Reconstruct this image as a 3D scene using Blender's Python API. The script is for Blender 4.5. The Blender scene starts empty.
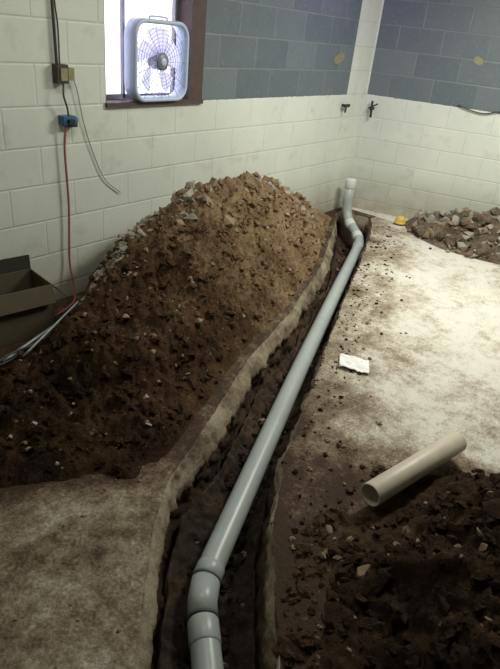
import bpy, math, random
import numpy as np
from mathutils import Vector, Matrix
random.seed(3); rng=np.random.RandomState(5)
sc=bpy.context.scene
sc.view_settings.view_transform='Standard'

# ------------------------------------------------------------ noise
_T=rng.rand(256,256,)
def vn(x,y):
    xi=np.floor(x).astype(int); yi=np.floor(y).astype(int)
    xf=x-xi; yf=y-yi
    u=xf*xf*(3-2*xf); v=yf*yf*(3-2*yf)
    a=_T[xi%256,yi%256]; b=_T[(xi+1)%256,yi%256]; c=_T[xi%256,(yi+1)%256]; d=_T[(xi+1)%256,(yi+1)%256]
    return (a*(1-u)+b*u)*(1-v)+(c*(1-u)+d*u)*v
def fbm(x,y,o=4,g=.5):
    x=np.asarray(x,float); y=np.asarray(y,float)
    s=0;a=1;n=0
    for i in range(o):
        s=s+a*(vn(x*2**i+17.3*i,y*2**i+5.1*i)-.5); n+=a; a*=g
    return s/n*2   # about -1..1
def billow(x,y,o=3):
    s=0;a=1;n=0
    for i in range(o):
        s=s+a*(1-np.abs(vn(x*2**i+7.3*i,y*2**i+2.1*i)*2-1)*2); n+=a; a*=.55
    return s/n
def ss(a,b,t):
    t=np.clip((t-a)/(b-a),0,1); return t*t*(3-2*t)

# ------------------------------------------------------------ materials
def newmat(name):
    m=bpy.data.materials.new(name); m.use_nodes=True
    nt=m.node_tree; b=nt.nodes['Principled BSDF']
    return m,nt,b
def simple(name,col,rough=.6,metal=0,nscale=0,namt=.25,bump=0):
    m,nt,b=newmat(name)
    b.inputs['Base Color'].default_value=(*col,1); b.inputs['Roughness'].default_value=rough
    b.inputs['Metallic'].default_value=metal
    if nscale:
        g=nt.nodes.new('ShaderNodeNewGeometry'); n=nt.nodes.new('ShaderNodeTexNoise'); n.inputs['Scale'].default_value=nscale; n.inputs['Detail'].default_value=5
        nt.links.new(g.outputs['Position'],n.inputs['Vector'])
        mx=nt.nodes.new('ShaderNodeMix'); mx.data_type='RGBA'
        mx.inputs[6].default_value=(*[c*(1-namt) for c in col],1); mx.inputs[7].default_value=(*[min(1,c*(1+namt)) for c in col],1)
        nt.links.new(n.outputs['Fac'],mx.inputs[0]); nt.links.new(mx.outputs[2],b.inputs['Base Color'])
        if bump:
            bp=nt.nodes.new('ShaderNodeBump'); bp.inputs['Strength'].default_value=bump; bp.inputs['Distance'].default_value=.01
            nt.links.new(n.outputs['Fac'],bp.inputs['Height']); nt.links.new(bp.outputs[0],b.inputs['Normal'])
    return m
def ramp(nt,stops,interp='LINEAR'):
    r=nt.nodes.new('ShaderNodeValToRGB'); cr=r.color_ramp; cr.interpolation=interp
    while len(cr.elements)>len(stops): cr.elements.remove(cr.elements[-1])
    while len(cr.elements)<len(stops): cr.elements.new(.5)
    for e,(p,c) in zip(cr.elements,stops): e.position=p; e.color=(*c,1)
    return r
def math_(nt,op,a,b=None,clamp=False):
    n=nt.nodes.new('ShaderNodeMath'); n.operation=op; n.use_clamp=clamp
    for i,v in enumerate((a,b)):
        if v is None: continue
        if isinstance(v,(int,float)): n.inputs[i].default_value=v
        else: nt.links.new(v,n.inputs[i])
    return n.outputs[0]
def noise(nt,vec,scale,det=6,rough=.55):
    n=nt.nodes.new('ShaderNodeTexNoise'); n.inputs['Scale'].default_value=scale; n.inputs['Detail'].default_value=det; n.inputs['Roughness'].default_value=rough
    nt.links.new(vec,n.inputs['Vector']); return n.outputs['Fac']
def mix(nt,f,a,b):
    mx=nt.nodes.new('ShaderNodeMix'); mx.data_type='RGBA'
    if isinstance(f,(int,float)): mx.inputs[0].default_value=f
    else: nt.links.new(f,mx.inputs[0])
    for i,v in ((6,a),(7,b)):
        if isinstance(v,tuple): mx.inputs[i].default_value=(*v,1)
        else: nt.links.new(v,mx.inputs[i])
    return mx.outputs[2]

def block_mat(name,axis,blue_lo,blue_hi,rot=0.0):
    """painted concrete block: white below z=1.12, blue-grey above between blue_lo..blue_hi"""
    m,nt,b=newmat(name); L=nt.links
    g=nt.nodes.new('ShaderNodeNewGeometry'); sp=nt.nodes.new('ShaderNodeSeparateXYZ'); L.new(g.outputs['Position'],sp.inputs[0])
    h=sp.outputs[axis]
    if axis=='Y': h=math_(nt,'MULTIPLY',h,1/math.cos(rot))
    z=math_(nt,'ADD',sp.outputs['Z'],-1.12+.203*10)
    cb=nt.nodes.new('ShaderNodeCombineXYZ'); L.new(h,cb.inputs[0]); L.new(z,cb.inputs[1])
    br=nt.nodes.new('ShaderNodeTexBrick'); L.new(cb.outputs[0],br.inputs['Vector'])
    br.inputs['Scale'].default_value=1; br.inputs['Brick Width'].default_value=.405; br.inputs['Row Height'].default_value=.203
    br.inputs['Mortar Size'].default_value=.009; br.inputs['Mortar Smooth'].default_value=1.0; br.inputs['Bias'].default_value=0
    br.inputs['Color1'].default_value=(0,0,0,1); br.inputs['Color2'].default_value=(1,1,1,1)
    fac=br.outputs['Fac']
    n1=noise(nt,g.outputs['Position'],1.8,6); n2=noise(nt,g.outputs['Position'],35,4); n4=noise(nt,g.outputs['Position'],7,6)
    white=mix(nt,math_(nt,'ADD',math_(nt,'MULTIPLY',n1,.7),math_(nt,'MULTIPLY',n4,.3)),(.52,.57,.50),(.84,.88,.80))
    white=mix(nt,math_(nt,'MULTIPLY',fac,.18),white,(.36,.41,.36))
    gr=math_(nt,'SUBTRACT',1.0,math_(nt,'MULTIPLY',sp.outputs['Z'],2.2),True)
    gr=math_(nt,'MULTIPLY',gr,math_(nt,'MULTIPLY',n4,1.3))
    white=mix(nt,gr,white,(.32,.27,.18))
    st=math_(nt,'MULTIPLY',math_(nt,'SUBTRACT',n4,.57,True),2.6)
    white=mix(nt,st,white,(.42,.42,.33))
    bl=nt.nodes.new('ShaderNodeMix'); bl.data_type='RGBA'; L.new(br.outputs['Color'],bl.inputs[0])
    bl.inputs[6].default_value=(.085,.122,.145,1); bl.inputs[7].default_value=(.145,.185,.205,1)
    blue=mix(nt,math_(nt,'MULTIPLY',n4,.5),bl.outputs[2],(.19,.225,.235))
    blue=mix(nt,math_(nt,'MULTIPLY',fac,.50),blue,(.28,.30,.28))
    blue=mix(nt,math_(nt,'MULTIPLY',math_(nt,'SUBTRACT',n2,.55,True),1.5),blue,(.28,.29,.26))
    up=math_(nt,'GREATER_THAN',math_(nt,'ADD',sp.outputs['Z'],math_(nt,'MULTIPLY',n2,.02)),1.13)
    a=math_(nt,'GREATER_THAN',sp.outputs[axis],blue_lo); c=math_(nt,'LESS_THAN',sp.outputs[axis],blue_hi)
    msk=math_(nt,'MULTIPLY',up,math_(nt,'MULTIPLY',a,c))
    L.new(mix(nt,msk,white,blue),b.inputs['Base Color'])
    b.inputs['Roughness'].default_value=.5
    hgt=math_(nt,'SUBTRACT',math_(nt,'MULTIPLY',n2,.4),fac)
    bp=nt.nodes.new('ShaderNodeBump'); bp.inputs['Strength'].default_value=.4; bp.inputs['Distance'].default_value=.006
    L.new(hgt,bp.inputs['Height']); L.new(bp.outputs[0],b.inputs['Normal'])
    return m

def floor_mat():
    m,nt,b=newmat('concrete_floor'); L=nt.links
    g=nt.nodes.new('ShaderNodeNewGeometry'); sp=nt.nodes.new('ShaderNodeSeparateXYZ'); L.new(g.outputs['Position'],sp.inputs[0])
    at=nt.nodes.new('ShaderNodeAttribute'); at.attribute_name='dirt_shade'
    P=g.outputs['Position']
    n0=noise(nt,P,1.9,5,.6); n1=noise(nt,P,5,8,.75); n2=noise(nt,P,18,6,.7); n3=noise(nt,P,80,4,.6)
    s=at.outputs['Fac']
    for nn,am in ((n0,1.0),(n1,1.5),(n2,.8),(n3,.45)):
        s=math_(nt,'ADD',s,math_(nt,'MULTIPLY',math_(nt,'SUBTRACT',nn,.5),am))
    r=ramp(nt,[(0,(.70,.69,.61)),(.18,(.58,.55,.46)),(.38,(.37,.325,.245)),(.60,(.215,.168,.112)),(.85,(.085,.055,.032)),(1,(.05,.03,.018))]); L.new(s,r.inputs[0])
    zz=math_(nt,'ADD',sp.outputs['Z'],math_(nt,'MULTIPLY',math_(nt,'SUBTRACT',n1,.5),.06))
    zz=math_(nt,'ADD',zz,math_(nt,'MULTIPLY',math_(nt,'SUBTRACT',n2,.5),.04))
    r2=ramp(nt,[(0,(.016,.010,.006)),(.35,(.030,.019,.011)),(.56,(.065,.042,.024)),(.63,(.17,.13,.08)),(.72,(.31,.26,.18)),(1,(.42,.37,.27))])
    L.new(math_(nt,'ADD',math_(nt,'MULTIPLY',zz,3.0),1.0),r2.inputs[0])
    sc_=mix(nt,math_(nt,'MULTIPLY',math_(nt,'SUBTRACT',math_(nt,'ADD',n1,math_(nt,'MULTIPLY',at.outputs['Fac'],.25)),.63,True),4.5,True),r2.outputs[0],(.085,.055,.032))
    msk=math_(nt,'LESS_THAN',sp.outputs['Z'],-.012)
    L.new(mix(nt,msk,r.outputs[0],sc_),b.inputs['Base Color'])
    b.inputs['Roughness'].default_value=.8; b.inputs['Specular IOR Level'].default_value=.25
    bp=nt.nodes.new('ShaderNodeBump'); bp.inputs['Strength'].default_value=.7; bp.inputs['Distance'].default_value=.014
    L.new(math_(nt,'ADD',n2,math_(nt,'MULTIPLY',n3,.5)),bp.inputs['Height']); L.new(bp.outputs[0],b.inputs['Normal'])
    return m
def dirt_mat(name,dark,mid,light):
    m,nt,b=newmat(name); L=nt.links
    g=nt.nodes.new('ShaderNodeNewGeometry'); P=g.outputs['Position']
    at=nt.nodes.new('ShaderNodeAttribute'); at.attribute_name='dirt_shade'
    n1=noise(nt,P,3.5,8,.65); n2=noise(nt,P,22,8,.75); n3=noise(nt,P,90,4,.7)
    s=math_(nt,'ADD',math_(nt,'MULTIPLY',n1,.9),math_(nt,'MULTIPLY',n2,.8))
    s=math_(nt,'ADD',s,math_(nt,'MULTIPLY',n3,.35))
    s=math_(nt,'ADD',s,math_(nt,'SUBTRACT',at.outputs['Fac'],1.02))
    r=ramp(nt,[(.12,dark),(.5,mid),(.85,light)]); L.new(s,r.inputs[0])
    L.new(r.outputs[0],b.inputs['Base Color']); b.inputs['Roughness'].default_value=.95; b.inputs['Specular IOR Level'].default_value=.12
    bp=nt.nodes.new('ShaderNodeBump'); bp.inputs['Strength'].default_value=1.0; bp.inputs['Distance'].default_value=.03
    L.new(math_(nt,'ADD',n2,math_(nt,'MULTIPLY',n3,.4)),bp.inputs['Height']); L.new(bp.outputs[0],b.inputs['Normal'])
    return m
M_floor=floor_mat()
M_dirt=dirt_mat('reddish_soil',(.014,.008,.005),(.108,.060,.030),(.36,.25,.145))
M_dark=dirt_mat('dark_soil',(.009,.006,.004),(.046,.028,.016),(.15,.095,.055))
M_rubd=dirt_mat('rubble_dust',(.03,.022,.016),(.15,.115,.08),(.34,.28,.21))
M_stone=simple('grey_stone',(.31,.29,.24),.9,nscale=22,namt=.5,bump=.5)
M_stone2=simple('tan_stone',(.24,.175,.11),.9,nscale=25,namt=.5,bump=.5)
M_red=simple('brown_brick_rubble',(.19,.12,.08),.9,nscale=25,namt=.4,bump=.5)
M_pvcg=simple('grey_pvc',(.40,.45,.43),.36,nscale=9,namt=.16)
M_pvcw=simple('white_pvc',(.62,.56,.45),.45,nscale=14,namt=.18)
M_pvccap=simple('pale_pvc',(.68,.72,.67),.45)
M_black=simple('black_rubber',(.02,.02,.022),.5)
M_gap=simple('dark_joint',(.06,.07,.07),.6)

# ------------------------------------------------------------ mesh accumulator
class Acc:
    def __init__(s): s.v=[];s.f=[];s.m=[];s.sm=[];s.n=0
    def add(s,v,f,mi=0,sm=True):
        v=np.asarray(v,float); s.v.append(v); s.f+= [tuple(int(i)+s.n for i in q) for q in f]; s.m+=[mi]*len(f); s.sm+=[sm]*len(f); s.n+=len(v)
    def build(s,name,mats,smooth=True,parent=None):
        me=bpy.data.meshes.new(name); me.from_pydata(np.concatenate(s.v).tolist(),[],s.f)
        for m in mats: me.materials.append(m)
        me.polygons.foreach_set('material_index',s.m)
        me.polygons.foreach_set('use_smooth',[bool(smooth and q) for q in s.sm]); me.update()
        o=bpy.data.objects.new(name,me); sc.collection.objects.link(o)
        if parent: o.parent=parent
        return o
def grid_faces(R,C):
    i=np.arange(R-1)[:,None]*C+np.arange(C-1)[None,:]; i=i.ravel()
    return np.stack([i,i+C,i+C+1,i+1],1).tolist()
def box(acc,x0,x1,y0,y1,z0,z1,mi=0,M=None):
    v=np.array([(x,y,z) for x in (x0,x1) for y in (y0,y1) for z in (z0,z1)],float)
    if M is not None: v=np.array([M@Vector(p) for p in v])
    acc.add(v,[(0,1,3,2),(4,6,7,5),(0,4,5,1),(2,3,7,6),(0,2,6,4),(1,5,7,3)],mi,False)
def tube(acc,pts,r,seg=20,mi=0,cap=True,closed=False):
    pts=[Vector(p) for p in pts]; n=len(pts); rr=r if hasattr(r,'__len__') else [r]*n
    rings=[];up=None
    for i,p in enumerate(pts):
        if closed: d=(pts[(i+1)%n]-pts[i-1]).normalized()
        else: d=(pts[min(i+1,n-1)]-pts[max(i-1,0)]).normalized()
        if up is None:
            up=Vector((0,0,1)) if abs(d.z)<.9 else Vector((1,0,0))
        s=d.cross(up).normalized(); up=s.cross(d).normalized()
        for k in range(seg):
            a=2*math.pi*k/seg; rings.append(p+(s*math.cos(a)+up*math.sin(a))*rr[i])
    f=[]
    for i in range(n if closed else n-1):
        j=(i+1)%n
        for k in range(seg):
            f.append((i*seg+k,i*seg+(k+1)%seg,j*seg+(k+1)%seg,j*seg+k))
    if cap and not closed:
        f.append(tuple(range(seg-1,-1,-1))); f.append(tuple((n-1)*seg+k for k in range(seg)))
    acc.add([tuple(q) for q in rings],f,mi)
def smoothpath(pts,n=12):
    P=[Vector(p) for p in pts]; P=[2*P[0]-P[1]]+P+[2*P[-1]-P[-2]]; out=[]
    for i in range(1,len(P)-2):
        for k in range(n):
            t=k/n
            out.append(.5*((2*P[i])+(P[i+1]-P[i-1])*t+(2*P[i-1]-5*P[i]+4*P[i+1]-P[i+2])*t*t+(3*P[i]-P[i-1]-3*P[i+1]+P[i+2])*t**3))
    out.append(P[-2]); return out
# rock templates: angular hulls, and lumpy soil clods
import bmesh
ROCKS=[];CLODS=[]
for i in range(16):
    bm=bmesh.new()
    for k in range(13):
        d=rng.randn(3); d/=np.linalg.norm(d); d*=(.8+.35*rng.rand()); bm.verts.new(tuple(d*np.array([1,.5+.4*rng.rand(),.45+.3*rng.rand()])))
    r_=bmesh.ops.convex_hull(bm,input=bm.verts[:])
    bmesh.ops.delete(bm,geom=[q for q in set(r_['geom_interior']+r_['geom_unused']) if isinstance(q,bmesh.types.BMVert)],context='VERTS')
    bm.verts.index_update()
    ROCKS.append((np.array([p.co for p in bm.verts]),[[q.index for q in ff.verts] for ff in bm.faces])); bm.free()
for i in range(10):
    bm=bmesh.new(); bmesh.ops.create_icosphere(bm,subdivisions=2,radius=1)
    v=np.array([p.co for p in bm.verts]); f=[[q.index for q in ff.verts] for ff in bm.faces]; bm.free()
    n_=fbm(v[:,0]*1.6+i*9,v[:,1]*1.6+v[:,2]*1.3,3,.6)+.5*fbm(v[:,2]*3+i*5,v[:,1]*3-v[:,0],2)
    CLODS.append((v*(1+.9*n_[:,None])*np.array([1,.8,.6]),f))
def rock(acc,x,y,z,s,mi,flat=1.0,clod=False):
    src=CLODS if clod else ROCKS
    v,f=src[rng.randint(len(src))]
    a=rng.rand()*6.28; b=rng.randn()*.4; c=rng.randn()*.4
    M=np.array(Matrix.Rotation(a,3,'Z')@Matrix.Rotation(b,3,'X')@Matrix.Rotation(c,3,'Y'))
    w=(v*s*np.array([1,1,flat]))@M.T+np.array([x,y,z]); acc.add(w,f,mi,False)

# ------------------------------------------------------------ trench outline (world metres)
XL=[-1.2,0,.64,.80,1.01,1.22,1.57,2.01,2.37,2.93,3.78,4.6,4.92,5.15,5.3]
YL=[-.9,.08,.71,.85,1.03,1.18,1.30,1.47,1.585,1.73,2.03,2.41,2.56,2.69,2.72]
XR=[-1.2,0,.91,1.08,1.35,1.65,1.94,2.60,3.31,4.38,5.1,5.3]
YR=[-1.3,-.42,.40,.54,.74,.90,1.01,1.27,1.54,1.94,2.24,2.36]
def Ll(x): return np.interp(x,XL,YL)+fbm(np.asarray(x)*5,np.asarray(x)*0+3.3,5,.7)*.018
def Rl(x): return np.interp(x,XR,YR)+fbm(np.asarray(x)*5,np.asarray(x)*0+9.3,5,.7)*.024
WY=2.76
CX=5.48; ROT=math.radians(14)
def wx(y): return CX+(WY-y)*math.tan(ROT)

def pile_h(x,y):
    hr=np.interp(x,[.15,.76,1.0,1.36,1.76,2.09,2.36,2.57,2.85,3.11,3.4,3.70,4.2,4.6,4.95],[0,.07,.11,.21,.38,.47,.57,.68,.71,.69,.62,.50,.26,.10,0])
    yr=np.interp(x,[.15,.76,1.36,1.76,2.09,3.7,4.95],[2.1,1.95,2.05,2.2,2.32,2.4,2.65])
    yb=np.interp(x,[.15,.5,.76,.92,1.13,1.3,1.5],[2.0,1.75,1.57,1.43,1.27,1.20,1.24])
    yb=np.where(x>1.5,Ll(x)+.03,np.maximum(yb+fbm(x*7,x*0,4,.65)*.09,Ll(x)+.03))
    t=(y-yb)/(yr-yb)
    front=np.clip(t,-1,1); front=np.where(front>0,1-(1-front)**1.35,front*.3)
    end=np.interp(x,[.15,1.7,1.9,2.3,5],[2.28,2.42,2.62,2.95,3.2])
    back=1-np.clip((y-yr)/(end-yr),0,1.2)
    h=hr*np.where(y<yr,front,back)
    n=fbm(x*4,y*4,3)*.08+fbm(x*14+4,y*14,5,.78)*.065+billow(x*13,y*13,3)*.02
    return h+n*ss(-.01,.12,h)-.012*(1-ss(0,.05,h))
YBR=([.0,.4,.9,1.1,1.27,1.58,1.9,2.05,2.21,2.6],[-.4,-.05,.30,.42,.48,.50,.46,.36,.12,-.7])
def mound_h(x,y):
    yb=np.interp(x,*YBR)+fbm(x*5,x*0+1.1,4,.65)*.10
    d=np.minimum(yb-y,(2.5-x)*.8)
    h=.20*ss(-.0,.6,d)+.02*ss(-.02,.05,d)
    n=fbm(x*5,y*5,3)*.08+fbm(x*14+4,y*14,5,.78)*.07+billow(x*10+3,y*10,3)*.025
    return h+n*ss(0,.15,h+.03)*ss(-.02,.1,d)-.012*(1-ss(-.02,.03,d))
def rub_h(x,y):
    e=((x-5.62)/.62)**2+((y-1.32)/.78)**2
    h=.24*np.clip(1-e,-.1,1)
    return h+fbm(x*9,y*9,3)*.06*ss(0,.06,h)

# ------------------------------------------------------------ floor + trench mesh
xs=np.concatenate([np.arange(-1.2,.3,.03),np.arange(.3,5.3,.0115),np.arange(5.3,5.42,.01)])
R=len(xs); X=xs[:,None]
D=.29*ss(5.34,5.24,xs)
L=Ll(xs)[:,None]; Rr=np.minimum(Rl(xs),L[:,0]-.12)[:,None]
t=np.linspace(0,1,60)[::-1]**1.3; t=t/t.max()
yl=L+(WY+.05-L)*t[None,:]; zl=fbm(X*4,yl*4,3)*.006+0*yl
k=np.linspace(0,1,26)[None,1:]
yw=L-(.055+.03*fbm(X*4,X*0+7,3))*ss(-.1,.42,k)*(.3+.7*ss(5.2,4.2,X))-.035*k; zw=-D[:,None]*k
env=ss(.02,.12,k)*(.45+.55*ss(.3,.45,k))*ss(1.05,.8,k)
yw=yw+(fbm(X*11+0*k,zw*14+3,5,.75)*.05+billow(X*22,zw*22,2)*.010)*env+.025*ss(.36,.5,k)*env
kr=k[:,::-1]
yrw=Rr+.05*kr; zrw=-D[:,None]*kr
yrw=yrw-(fbm(X*11+9,zrw*14+8,5,.7)*.05)*np.sin(np.pi*np.clip(kr*.9+.07,0,1))
b=np.linspace(0,1,44)[None,1:-1]
yb=yw[:,-1:]*(1-b)+yrw[:,:1]*b
zb=-D[:,None]*(1+0*b)+(fbm(X*7,yb*7,3)*.035+fbm(X*25,yb*25,3,.7)*.03+billow(X*14,yb*14,2)*.012)*(D[:,None]/.29)
zb+=.07*(D[:,None]/.29)*((np.abs(b-.5)*2)**3)
t2=np.concatenate([np.linspace(0,.5,90)**1.0,np.linspace(.5,1,30)[1:]])[None,:]
yr2=Rr+(-3.6-Rr)*t2**1.5; zr2=fbm(X*4,yr2*4,3)*.006*ss(0,.05,Rr-yr2)
Y=np.concatenate([yl,yw,yb,yrw,yr2],1); Z=np.concatenate([zl,zw,zb,zrw,zr2],1); XX=X+0*Y
XX=XX+fbm(XX*13,Z*13+Y*5,3)*.012*(Z<-.02)
dR=np.clip(Rr-Y,0,None)
dirt_shade=np.where(Y<Rr,.03+.60*np.exp(-dR/.34)*np.interp(XX,[0,2,3.5,5.3],[1.15,1.0,.85,.75]),.45)
dirt_shade=dirt_shade+np.where(Y<Rr,.55*ss(.42,-.02,Y-np.interp(XX,*YBR))*ss(2.9,2.3,XX),0)
dirt_shade=np.where(Y<Rr,dirt_shade+.20*ss(3.2,1.4,XX),dirt_shade)
dirt_shade=np.where(Y<Rr,dirt_shade+.20*ss(2.6,1.6,XX)*np.exp(-dR/.18),dirt_shade)
dl=Y-np.interp(XX,[.15,.5,.76,.92,1.13,1.3,1.5],[2.0,1.75,1.57,1.43,1.27,1.20,1.24])
dirt_shade=np.where((Y>=Rr),.55+.36*ss(-.14,.02,dl),dirt_shade)  # left slab: real stains, raised further to paint in the dim foreground
a=Acc(); a.add(np.stack([XX.ravel(),Y.ravel(),Z.ravel()],1),grid_faces(R,Y.shape[1]))
nmain=a.n
xe=float(xs[-1])
a.add([(xe,WY+.05,0),(xe,-3.6,0),(7.4,-3.6,0),(7.4,WY+.05,0)],[(0,1,2,3)])
a.add([(-1.2,WY+.05,0),(-1.2,-3.6,0),(-2.5,-3.6,0),(-2.5,WY+.05,0)],[(3,2,1,0)])
nflat=a.n
for i in range(520):
    x=rng.uniform(.9,5.2); r_=float(Rl(np.array(x))); y=r_-.03-abs(rng.normal(0,.16))
    if x<2.5 and y<float(np.interp(x,*YBR))-.05: continue
    s=.003+.012*rng.rand()**3; rock(a,x,y,s*.2,s,1 if rng.rand()<.6 else 2,clod=True)
for i in range(60):
    x=rng.uniform(.3,1.4); l=float(Ll(np.array(x))); y=l+.03+rng.rand()*.5
    s=.003+.004*rng.rand()**3; rock(a,x,y,s*.2,s,2,clod=True)
for i in range(1100):
    x=rng.uniform(.8,5.1); l=float(Ll(np.array(x)))-.09; r_=float(Rl(np.array(x)))+.05; y=rng.uniform(r_,l)
    s=.005+.022*rng.rand()**3; rock(a,x,y,-.285+s*.2+ .02*rng.rand(),s,1 if rng.rand()<.93 else 2,clod=True)
for i in range(120):
    x=rng.uniform(.8,5.0); r_=float(Rl(np.array(x)))
    s=.004+.010*rng.rand()**2
    rock(a,x,r_-.005,-.006,s,1,clod=True)
fl=a.build('floor',[M_floor,M_dark,M_stone2])
at=fl.data.attributes.new('dirt_shade','FLOAT','POINT'); vals=np.full(a.n,.10,np.float32); vals[:nmain]=dirt_shade.ravel(); vals[nflat:]=.5; at.data.foreach_set('value',vals)

def set_dirt_shade(o,fn):
    n=len(o.data.vertices); co=np.empty(n*3,np.float32); o.data.vertices.foreach_get('co',co); co=co.reshape(-1,3)
    at=o.data.attributes.new('dirt_shade','FLOAT','POINT'); at.data.foreach_set('value',np.asarray(fn(co[:,0],co[:,1],co[:,2]),np.float32))

# ------------------------------------------------------------ dirt pile
a=Acc()
xs=np.arange(.15,4.97,.0105); X=xs[:,None]
yb0=np.where(xs>1.5,Ll(xs)+.02,np.maximum(np.interp(xs,[.15,.5,.76,.92,1.13,1.3,1.5],[2.0,1.75,1.57,1.43,1.27,1.20,1.24])-.12,Ll(xs)+.02))
t=np.linspace(0,1,140)[None,:]
yend=np.interp(xs,[.15,1.7,1.9,2.3,5],[2.30,2.42,2.62,2.75,2.75])[:,None]
Yp=yb0[:,None]+(yend-yb0[:,None])*t; Zp=np.maximum(pile_h(X+0*Yp,Yp),-.02)
a.add(np.stack([(X+0*Yp).ravel(),Yp.ravel(),Zp.ravel()],1),grid_faces(len(xs),140))
for i in range(4200):
    x=rng.uniform(.6,4.9); lo=float(Ll(x)); y=rng.uniform(max(lo+.03,1.2),2.66 if x>2 else 2.3); h=float(pile_h(np.array(x),np.array(y)))
    if h<.012: continue
    s=.006+.032*rng.rand()**4
    rock(a,x,y,h-s*.1,s,0,clod=rng.rand()<.6)
for i in range(560):
    x=rng.uniform(.9,4.8); lo=float(Ll(x)); y=rng.uniform(max(lo+.03,1.25),2.66 if x>2 else 2.3); h=float(pile_h(np.array(x),np.array(y)))
    if h<.02: continue
    s=.005+.019*rng.rand()**2; rock(a,x,y,h,s,2 if rng.rand()<.8 else 1)
for i in range(300):   # broken concrete near crest
    u=rng.rand()
    if u<.45: x=rng.normal(2.50,.13); y=rng.normal(2.40,.09)
    else: x=rng.normal(3.45,.33); y=rng.normal(2.38,.11)
    y=min(y,2.66); h=float(pile_h(np.array(x),np.array(y))); rock(a,x,y,h+.0,.018+.048*rng.rand()**1.5,[0,0,1,2,2,1][rng.randint(6)])
for i in range(240):   # rubble at the wall side, left shoulder
    x=rng.uniform(1.72,2.4); y=np.interp(x,[1.7,2.4],[2.34,2.52])+rng.randn()*.06; y=min(y,2.66)
    if abs(x-1.82)<.07 and abs(y-2.33)<.07: continue
    h=max(0,float(pile_h(np.array(x),np.array(y)))); rock(a,x,y,h+.0,.015+.03*rng.rand(),[1,1,2][rng.randint(3)])
for (x,y,s,mi) in [(1.36,1.42,.024,1),(1.95,1.85,.05,2),(1.55,1.55,.028,2),(1.98,1.72,.055,2),(1.66,1.9,.03,2)]:
    rock(a,x,y,float(pile_h(np.array(x),np.array(y)))+s*.15,s,mi,.7)
p=a.build('dirt_pile',[M_dirt,M_stone,M_stone2])
set_dirt_shade(p,lambda x,y,z: .40+.27*ss(1.7,3.0,x)+.06*ss(.3,.7,z)-.17*ss(1.9,1.0,x)+.12*ss(3.0,4.0,x))  # lit right side and crest, darker left painted into the soil tone

# dark soil mound (foreground right)
a=Acc()
xs=np.arange(.0,2.55,.011); X=xs[:,None]
top=np.minimum(np.interp(xs,*YBR)+.12,Rl(xs)-.02)
t=np.linspace(0,1,150)[None,:]
Yp=top[:,None]+(-1.6-top[:,None])*t**1.2; Zp=mound_h(X+0*Yp,Yp)
a.add(np.stack([(X+0*Yp).ravel(),Yp.ravel(),Zp.ravel()],1),[q[::-1] for q in grid_faces(len(xs),150)])
for i in range(2600):
    x=rng.uniform(.3,2.4); yb_=float(np.interp(x,*YBR)); y=yb_+.12-1.2*rng.rand()**1.3
    if y>float(Rl(np.array(x)))-.03: continue
    if abs(y-(.500-(x-1.64)*.234))<.09 and 1.6<x<2.3: continue
    h=float(mound_h(np.array(x),np.array(y)))
    s=.005+.036*rng.rand()**4
    rock(a,x,y,max(h,0)-s*.1,s,0,clod=rng.rand()<.6)
for i in range(120):
    x=rng.uniform(.9,2.3); yb_=float(np.interp(x,*YBR)); y=yb_+.08-.6*rng.rand()
    if y>float(Rl(np.array(x)))-.03: continue
    if abs(y-(.500-(x-1.64)*.234))<.09 and 1.6<x<2.3: continue
    s=.006+.018*rng.rand()**2; rock(a,x,y,max(0,float(mound_h(np.array(x),np.array(y)))),s,1)
for (x,y,s,mi) in [(1.28,.32,.055,0),(1.45,.20,.04,0),(1.9,.20,.08,0),(2.05,.06,.09,0),(1.75,.08,.06,0),(1.3,.40,.035,0),(2.15,-.08,.07,0),(2.15,.12,.06,0),(1.35,.47,.02,1),(1.34,.36,.035,1)]:
    rock(a,x,y,float(mound_h(np.array(x),np.array(y)))+s*.1,s,mi,.6,clod=(mi==0))
p=a.build('soil_mound',[M_dark,M_stone2])
set_dirt_shade(p,lambda x,y,z: .52+.18*ss(.25,.6,y))

# rubble heap by right wall
a=Acc()
gx=np.linspace(4.95,6.05,70)[:,None]; gy=np.linspace(2.15,.5,90)[None,:]
gx2=np.minimum(gx+0*gy,wx(gy)-.012); Zp=rub_h(gx2,gy+0*gx)-.008
a.add(np.stack([gx2.ravel(),(gy+0*gx).ravel(),Zp.ravel()],1),[q[::-1] for q in grid_faces(70,90)])
for i in range(600):
    x=rng.uniform(4.98,5.9); y=rng.uniform(.55,1.95)
    if x>wx(y)-.08: continue
    h=float(rub_h(np.array(x),np.array(y)))
    if h<.005: continue
    s=.012+.075*rng.rand()**2
    mi=[1,1,2,3,1,2,0][rng.randint(7)]; rock(a,x,y,h+s*.15,s,mi,clod=(mi==0))
for (x,y,s,mi) in [(5.06,1.26,.05,3),(4.98,1.42,.03,1),(5.52,1.70,.08,1)]:
    rock(a,x,y,s*.4,s,mi)
p=a.build('rubble_heap',[M_rubd,M_stone,M_stone2,M_red])
set_dirt_shade(p,lambda x,y,z: .55+0*x)

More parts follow.
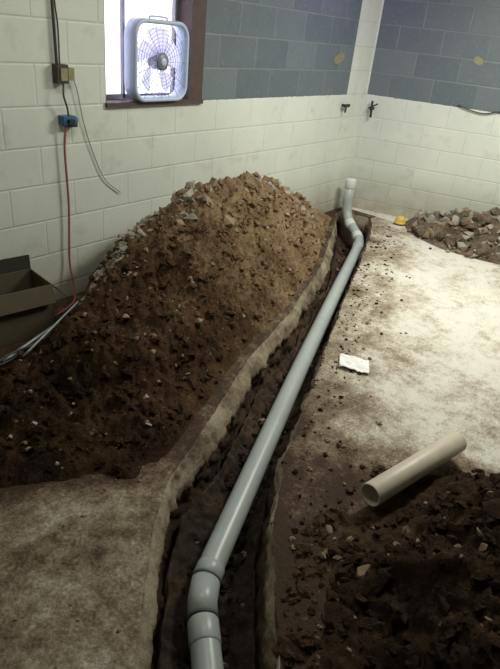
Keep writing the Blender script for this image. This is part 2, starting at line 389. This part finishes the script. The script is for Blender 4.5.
# ------------------------------------------------------------ room shell
T=.2; WX0,WX1,WZ0,WZ1=2.27,3.07,1.12,1.92; CZ=2.45
a=Acc()
box(a,-2.5,WX0,WY,WY+T,-.4,CZ); box(a,WX1,CX+.0,WY,WY+T,-.4,CZ)
box(a,WX0,WX1,WY,WY+T,-.4,WZ0); box(a,WX0,WX1,WY,WY+T,WZ1,CZ)
a.build('wall_left',[block_mat('painted_block_left','X',3.05,5.10)],smooth=False)
a=Acc()
ye=-3.6; xe2=wx(ye)
a.add([(CX,WY,-.4),(xe2,ye,-.4),(xe2+.25,ye,-.4),(CX+.25,WY+T,-.4),(CX,WY,CZ),(xe2,ye,CZ),(xe2+.25,ye,CZ),(CX+.25,WY+T,CZ),(CX,WY+T,-.4),(CX,WY+T,CZ)],
 [(0,4,5,1),(1,5,6,2),(2,6,7,3),(3,7,9,8),(8,9,4,0),(4,9,7,6,5),(0,1,2,3,8)])
a.build('wall_right',[block_mat('painted_block_right','Y',-9,2.745,ROT)],smooth=False)
plain=block_mat('painted_block_plain','X',50,60)
a=Acc(); box(a,-2.5,xe2+.25,ye-.2,ye,-.4,CZ); a.build('wall_front',[plain],smooth=False)
a=Acc(); box(a,-2.7,-2.5,ye-.2,WY+T,-.4,CZ); a.build('wall_back',[block_mat('painted_block_back','Y',50,60)],smooth=False)
a=Acc(); box(a,-2.7,xe2+.25,ye-.2,WY+T,CZ,CZ+.1); a.build('ceiling',[simple('ceiling_plaster',(.55,.55,.5),.9,nscale=6)],smooth=False)

# window
M_wood=simple('dark_wood_frame',(.085,.055,.05),.6,nscale=20,namt=.4)
M_sash=simple('grey_sash',(.30,.31,.36),.5)
gm,nt,b=newmat('window_glass'); b.inputs['Base Color'].default_value=(.95,.93,1,1); b.inputs['Roughness'].default_value=.3; b.inputs['Transmission Weight'].default_value=1; b.inputs['IOR'].default_value=1.05
E=bpy.data.objects.new('window_1',None); sc.collection.objects.link(E)
a=Acc()
box(a,WX1-.13,WX1,WY-.015,WY+.16,WZ0,WZ1)
box(a,WX0,WX0+.02,WY+.02,WY+.16,WZ0,WZ1); box(a,WX0,WX1,WY,WY+.16,WZ1-.06,WZ1)
box(a,WX0-.005,WX1+.01,WY-.02,WY+.17,WZ0-.018,WZ0+.008)
a.build('frame',[M_wood],smooth=False,parent=E)
a=Acc()
for x in (WX0+.02,WX0+.215,WX1-.16): box(a,x,x+.018,WY+.10,WY+.125,WZ0+.012,WZ1-.06)
box(a,WX0+.02,WX1-.13,WY+.10,WY+.125,WZ0+.008,WZ0+.035)
a.build('sash',[M_sash],smooth=False,parent=E)
a=Acc(); box(a,WX0+.02,WX1-.13,WY+.108,WY+.114,WZ0+.01,WZ1-.06); a.build('glass',[gm],smooth=False,parent=E)

# box fan
M_fan=simple('fan_white_plastic',(.55,.66,.84),.35); M_grill=simple('fan_grille_wire',(.40,.44,.56),.4); M_hub=simple('fan_hub_grey',(.22,.24,.28),.4)
M_blade,nt,b=newmat('fan_blade'); b.inputs['Base Color'].default_value=(.85,.86,.93,1); b.inputs['Roughness'].default_value=.4
tr=nt.nodes.new('ShaderNodeBsdfTranslucent'); tr.inputs[0].default_value=(.75,.76,.88,1); ms=nt.nodes.new('ShaderNodeMixShader'); ms.inputs[0].default_value=.8
nt.links.new(b.outputs[0],ms.inputs[1]); nt.links.new(tr.outputs[0],ms.inputs[2]); nt.links.new(ms.outputs[0],nt.nodes['Material Output'].inputs[0])
F=bpy.data.objects.new('box_fan',None); sc.collection.objects.link(F); F.location=(2.665,WY-.005,1.352)
def rr(w,r,y,n=10):
    out=[]
    for cx,cz,a0 in ((w-r,w-r,0),(-w+r,w-r,90),(-w+r,-w+r,180),(w-r,-w+r,270)):
        for k in range(n+1):
            t=math.radians(a0+90*k/n); out.append((cx+r*math.cos(t),y,cz+r*math.sin(t)))
    return out
a=Acc(); W=.222
prof=[(W-.022,-.045),(W-.006,-.05),(W,-.04),(W,.04),(W-.006,.05),(W-.022,.045),(W-.026,.0)]
rings=[rr(w,.085 if w>W-.02 else .068,y) for w,y in prof]; n=len(rings[0]); v=[p for r_ in rings for p in r_]; K=len(rings)
f=[(i*n+k,((i+1)%K)*n+k,((i+1)%K)*n+(k+1)%n,i*n+(k+1)%n) for i in range(K) for k in range(n)]
a.add(v,f); a.build('housing',[M_fan],parent=F)
a=Acc()
for y in (-.042,.042):
    for r_ in (.05,.07,.09,.11,.13,.15,.17,.19):
        tube(a,[(r_*math.cos(t),y,r_*math.sin(t)) for t in np.linspace(0,2*math.pi,41)[:-1]],.0015,6,closed=True)
    for k in range(20):
        t=k*math.pi/10; c,s=math.cos(t),math.sin(t); e=min((W-.02)/max(abs(c),abs(s)),.245)
        tube(a,[(.04*c,y,.04*s),(e*c,y,e*s)],.0015,6)
a.build('grille',[M_grill],parent=F)
a=Acc()
tube(a,[(0,-.052,0),(0,-.046,0),(0,-.03,0),(0,.04,0)],[.042,.047,.047,.047],24,0)
tube(a,[(0,-.058,0),(0,-.052,0)],[.020,.026],20,1)
a.build('motor_hub',[M_hub,M_fan],parent=F)
a=Acc()
for k in range(5):
    t0=k*2*math.pi/5; v=[];f=[]
    for i in range(7):
        r_=.04+.14*i/6
        for j in range(6):
            u=(j/5-.5)*(.7+.25*math.sin(i/6*3.14)); y=.028*(j/5-.5)*2*(1-.3*i/6)
            v.append((r_*math.cos(t0+u+.35*i/6),y,r_*math.sin(t0+u+.35*i/6)))
    for i in range(6):
        for j in range(5): q=i*6+j; f.append((q,q+1,q+7,q+6))
    a.add(v,f)
a.build('blades',[M_blade],parent=F)
a=Acc(); tube(a,smoothpath([(-.07,.0,W-.005),(-.06,0,W+.012),(.06,0,W+.012),(.07,0,W-.005)],6),.006,10); a.build('handle',[M_fan],parent=F)

# ------------------------------------------------------------ drain pipe
a=Acc()
run=[(.1,-.14,-.20),(.5,.265,-.20),(.86,.61,-.20),(.985,.745,-.20),(1.04,.797,-.20),(1.115,.846,-.20),(1.21,.886,-.20),(1.638,1.05,-.20),(2.60,1.415,-.195),(3.87,1.88,-.185),(4.86,2.23,-.16),(4.97,2.285,-.15),(5.05,2.36,-.12),(5.15,2.52,-.05),(5.18,2.565,.0),(5.19,2.59,.06),(5.19,2.60,.15),(5.19,2.60,.30)]
tube(a,run,[.051]*9+[.050,.048]+[.048]*7,28,0)
def collar(p,q,rad,mi):
    p=Vector(p);q=Vector(q); d=(q-p)
    tube(a,[p,p+d*.08,p+d*.92,q],[rad-.004,rad,rad,rad-.004],28,mi)
collar((.92,.675,-.20),(.985,.745,-.20),.0545,0); collar((1.115,.846,-.20),(1.17,.869,-.20),.0545,0)
tube(a,[(.985,.745,-.20),(1.04,.797,-.20),(1.115,.846,-.20)],.0535,28,0)
collar((.984,.744,-.2),(.993,.753,-.2),.0555,1); collar((1.107,.842,-.2),(1.116,.8465,-.2),.0555,1)
collar((4.80,2.209,-.162),(4.90,2.25,-.157),.055,0); collar((5.0,2.313,-.14),(5.05,2.365,-.118),.053,2)
collar((5.11,2.46,-.08),(5.15,2.52,-.05),.053,2)
collar((5.19,2.60,.27),(5.19,2.60,.36),.054,2)
dp=a.build('drain_pipe',[M_pvcg,M_gap,M_pvccap])

# loose white pvc offcut (hollow)
a=Acc(); p0=Vector((1.635,.500,.085)); p1=Vector((2.21,.365,.085)); d=(p1-p0).normalized()
up=Vector((0,0,1)); s=d.cross(up).normalized(); u2=s.cross(d)
spec=[(p0,.040),(p0,.046),(p0+d*.002,.047),(p1-d*.002,.047),(p1,.046),(p1,.040)]
sg=32; v=[];f=[]
for c,rad in spec:
    for k in range(sg): t=2*math.pi*k/sg; v.append(tuple(c+(s*math.cos(t)+u2*math.sin(t))*rad))
for i in range(6):
    j=(i+1)%6
    for k in range(sg): f.append((i*sg+k,i*sg+(k+1)%sg,j*sg+(k+1)%sg,j*sg+k))
a.add(v,f); a.build('pvc_pipe_offcut',[M_pvcw])

# paper sheet on floor, crumpled
a=Acc(); n=14; v=[]
for i in range(n):
    for j in range(n):
        x=(i/(n-1)-.5)*.155;y=(j/(n-1)-.5)*.185
        v.append((2.58+x*.85-y*.5*.6,1.07+x*.45+y*.85,.014+.014*float(fbm(np.array(x*30),np.array(y*30),3))))
a.add(v,grid_faces(n,n)); pp=a.build('paper_sheet',[simple('paper',(.88,.89,.86),.8)])
so=pp.modifiers.new('t','SOLIDIFY'); so.thickness=.0015

# yellow cap by the rubble
a=Acc()
prof=[(.001,.062),(.025,.058),(.043,.045),(.052,.022),(.054,.0),(.06,-.004),(.054,-.012)]
v=[];f=[];sg=20
for rad,z in prof:
    for k in range(sg): t=2*math.pi*k/sg; v.append((5.36+rad*math.cos(t),2.07+rad*math.sin(t),.030+z))
for i in range(len(prof)-1):
    for k in range(sg): f.append((i*sg+k,i*sg+(k+1)%sg,(i+1)*sg+(k+1)%sg,(i+1)*sg+k))
a.add(v,f); a.build('yellow_pipe_cap',[simple('yellow_plastic',(.68,.48,.08),.5,nscale=30)])

# ------------------------------------------------------------ wall electrics
M_grub=simple('dark_bakelite',(.06,.05,.035),.6,nscale=30,namt=.5); M_brass=simple('brass_plate',(.30,.27,.15),.6,nscale=30,namt=.5)
a=Acc()
box(a,1.925,1.99,WY-.05,WY-.001,1.235,1.325,0); box(a,1.99,2.03,WY-.045,WY-.001,1.25,1.31,1)
box(a,1.94,1.98,WY-.056,WY-.05,1.25,1.31,1)
tube(a,[(1.945,WY-.016,1.325),(1.938,WY-.016,1.62),(1.928,WY-.016,2.44)],.008,10,0)
tube(a,smoothpath([(1.965,WY-.012,1.325),(1.968,WY-.010,1.5),(1.955,WY-.010,1.7),(1.962,WY-.012,2.44)],8),.004,8,0)
tube(a,smoothpath([(1.955,WY-.05,1.24),(1.945,WY-.06,1.18),(1.97,WY-.05,1.12),(1.98,WY-.045,1.075)],8),.005,8,0)
o=a.build('wall_outlet',[M_grub,M_brass],smooth=False)
a=Acc()
box(a,1.945,2.02,WY-.055,WY-.003,1.03,1.075,0); box(a,1.965,2.0,WY-.075,WY-.055,1.035,1.06,1)
box(a,1.98,2.04,WY-.04,WY-.003,1.015,1.06,1)
tube(a,[(2.02,WY-.03,1.05),(2.04,WY-.03,1.05)],.016,12,0)
a.build('cord_connector',[simple('blue_plastic',(.05,.13,.29),.45,nscale=30),M_black],smooth=False)
a=Acc(); tube(a,smoothpath([(1.965,WY-.04,1.03),(1.955,WY-.03,.9),(1.962,WY-.03,.6),(1.95,WY-.03,.35),(1.945,WY-.035,.22),(1.93,WY-.09,.06),(1.86,WY-.14,.02),(1.7,WY-.2,.02)],10),.0065,10)
a.build('extension_cord',[simple('red_rubber',(.33,.12,.11),.6,nscale=20)])
a=Acc(); tube(a,smoothpath([(2.03,WY-.02,1.27),(2.06,WY-.02,1.20),(2.10,WY-.015,1.03),(2.16,WY-.012,.86),(2.24,WY-.012,.70),(2.36,WY-.012,.60)],10),.0028,8)
a.build('hanging_cable',[simple('grey_cable',(.26,.29,.27),.6)])
a=Acc()
tube(a,[(5.04,WY-.002,1.03),(5.04,WY-.05,1.03)],.012,10); box(a,5.0,5.09,WY-.06,WY-.04,1.02,1.045); tube(a,[(5.04,WY-.05,1.03),(5.03,WY-.05,.97)],.008,8)
a.build('wall_bracket',[M_black],smooth=False)
yy=2.66; xx=wx(yy)
a=Acc(); tube(a,[(xx-.002,yy,1.0),(xx-.06,yy,1.0)],.013,10); tube(a,[(xx-.05,yy,1.07),(xx-.05,yy-.01,.92)],.011,10); tube(a,[(xx-.05,yy+.03,1.0),(xx-.05,yy-.06,1.05)],.007,8)
a.build('hose_bib',[M_black])
a=Acc(); q=[]
for (y,z) in [(1.9,1.14),(1.78,1.11),(1.66,1.10),(1.55,1.13),(1.45,1.12),(1.3,1.10)]: q.append((wx(y)-.02,y,z))
tube(a,smoothpath(q,8),.005,8); a.build('loose_wire',[M_black])
a=Acc()
yy=1.83; v=[]
for i in range(14):
    t=i*2*math.pi/14; rad=.028*(1+.3*math.sin(2*t+1)); y=yy+rad*math.cos(t)*1.2; v.append((wx(y)-.004,y,1.52+rad*math.sin(t)*1.5))
a.add(v,[tuple(range(14))]); a.build('foam_patch',[simple('yellow_foam',(.30,.29,.15),.8,nscale=40)],smooth=False)
a=Acc(); v=[]
for i in range(14):
    t=i*2*math.pi/14; rad=.055*(1+.2*math.sin(2*t)); v.append((4.85+rad*math.cos(t)*1.6,WY-.004,1.42+rad*math.sin(t)*.8))
a.add(v,[tuple(range(14))]); a.build('foam_patch.001',[simple('brown_foam',(.24,.23,.15),.8,nscale=40)],smooth=False)

# ------------------------------------------------------------ open cardboard box + clutter
M_card=simple('brown_cardboard',(.105,.085,.052),.85,nscale=10,namt=.35); M_cardin=simple('dark_cardboard',(.035,.035,.026),.9)
B=bpy.data.objects.new('cardboard_box',None); sc.collection.objects.link(B); B.location=(1.44,2.585,0); B.rotation_euler=(0,0,math.radians(-8))
a=Acc(); w,d_,h,tk=.20,.125,.29,.006
box(a,-w,w,-d_,-d_+tk,.0,h); box(a,-w,w,d_-tk,d_,.0,h+.0); box(a,-w,-w+tk,-d_,d_,0,h); box(a,w-tk,w,-d_,d_,0,h); box(a,-w,w,-d_,d_,0,tk)
a.build('carton',[M_card],smooth=False,parent=B)
a=Acc()
M=Matrix.Translation((w,0,h))@Matrix.Rotation(math.radians(48),4,'Y'); box(a,0,.12,-d_,d_,-tk,0,0,M)
M=Matrix.Translation((0,d_,h))@Matrix.Rotation(math.radians(85),4,'X'); box(a,-w,w,0,.08,-tk,0,1,M)
M=Matrix.Translation((0,-d_,h))@Matrix.Rotation(math.radians(75),4,'X'); box(a,-w,w,-.10,0,-tk,0,0,M)
a.build('flaps',[M_card,M_cardin],smooth=False,parent=B)
def ph(x,y): return float(pile_h(np.array(x),np.array(y)))
a=Acc()
for (p0,p1,r_,mi) in [((1.25,2.16),(1.62,2.22),.007,0),((1.18,2.22),(1.55,2.30),.009,0),((1.08,2.12),(1.46,2.24),.006,1),((1.0,2.05),(1.25,2.2),.005,1)]:
    n_=9; q=[]
    for i in range(n_):
        t=i/(n_-1); x=p0[0]+(p1[0]-p0[0])*t; y=p0[1]+(p1[1]-p0[1])*t+ (.015*math.sin(t*6) if mi else 0)
        q.append((x,y,t))
    z0=max(ph(q[0][0],q[0][1]),0)+.03; z1=max(ph(q[-1][0],q[-1][1]),0)+.05
    tube(a,[(x,y,z0+(z1-z0)*t) for x,y,t in q],r_,8,mi)
a.build('scrap_metal_rods',[simple('dull_steel',(.34,.37,.38),.45,.5,nscale=30,namt=.4),M_black])
a=Acc(); n=8; v=[]
for i in range(n):
    for j in range(n):
        x=1.82+(i/(n-1)-.5)*.10; y=2.33+(j/(n-1)-.5)*.07
        v.append((x,y,ph(x,y)+.03+.02*float(fbm(np.array(x*50),np.array(y*50),2))))
a.add(v,grid_faces(n,n)); a.build('crumpled_wrapper',[simple('pale_yellow',(.55,.52,.32),.6,nscale=30,namt=.4)],smooth=False)

# ------------------------------------------------------------ lights
def area(name,loc,sx,sy,pw,col,rot=(0,0,0)):
    l=bpy.data.lights.new(name,'AREA'); l.shape='RECTANGLE'; l.size=sx; l.size_y=sy; l.energy=pw; l.color=col
    o=bpy.data.objects.new(name,l); o.location=loc; o.rotation_euler=rot; sc.collection.objects.link(o)
area('ceiling_lamp',(4.0,.9,2.42),1.2,.3,80,(1,.985,.87))
area('near_fill_light',(1.6,1.6,2.42),1.0,.3,12,(1,.99,.88))  # added weak fill on the camera side, not a known fixture
area('violet_cast_fill',(4.5,2.45,2.40),.9,.08,4,(.5,.2,1))  # added for the violet cast on the upper wall, no known fixture
w=bpy.data.worlds.new('sky'); sc.world=w; w.use_nodes=True
w.node_tree.nodes['Background'].inputs[0].default_value=(.88,.86,1,1); w.node_tree.nodes['Background'].inputs[1].default_value=3.2

# ------------------------------------------------------------ camera
f_=567; p=math.radians(28.5); ro=math.radians(6.5); aa=math.radians(34.8)
H=Vector((math.cos(aa),math.sin(aa),0)); Rv=Vector((math.sin(aa),-math.cos(aa),0)); U=Vector((0,0,1))
fwd=H*math.cos(p)-U*math.sin(p); up=H*math.sin(p)+U*math.cos(p)
cx=Rv*math.cos(ro)+up*math.sin(ro); cy=-Rv*math.sin(ro)+up*math.cos(ro)
cam=bpy.data.cameras.new('camera'); co=bpy.data.objects.new('camera',cam); sc.collection.objects.link(co)
Mx=Matrix((cx,cy,-fwd)).transposed().to_4x4(); Mx.translation=(0,0,1.6); co.matrix_world=Mx
cam.sensor_fit='VERTICAL'; cam.sensor_height=24; cam.lens=24*f_/669; cam.clip_start=.05
sc.camera=co
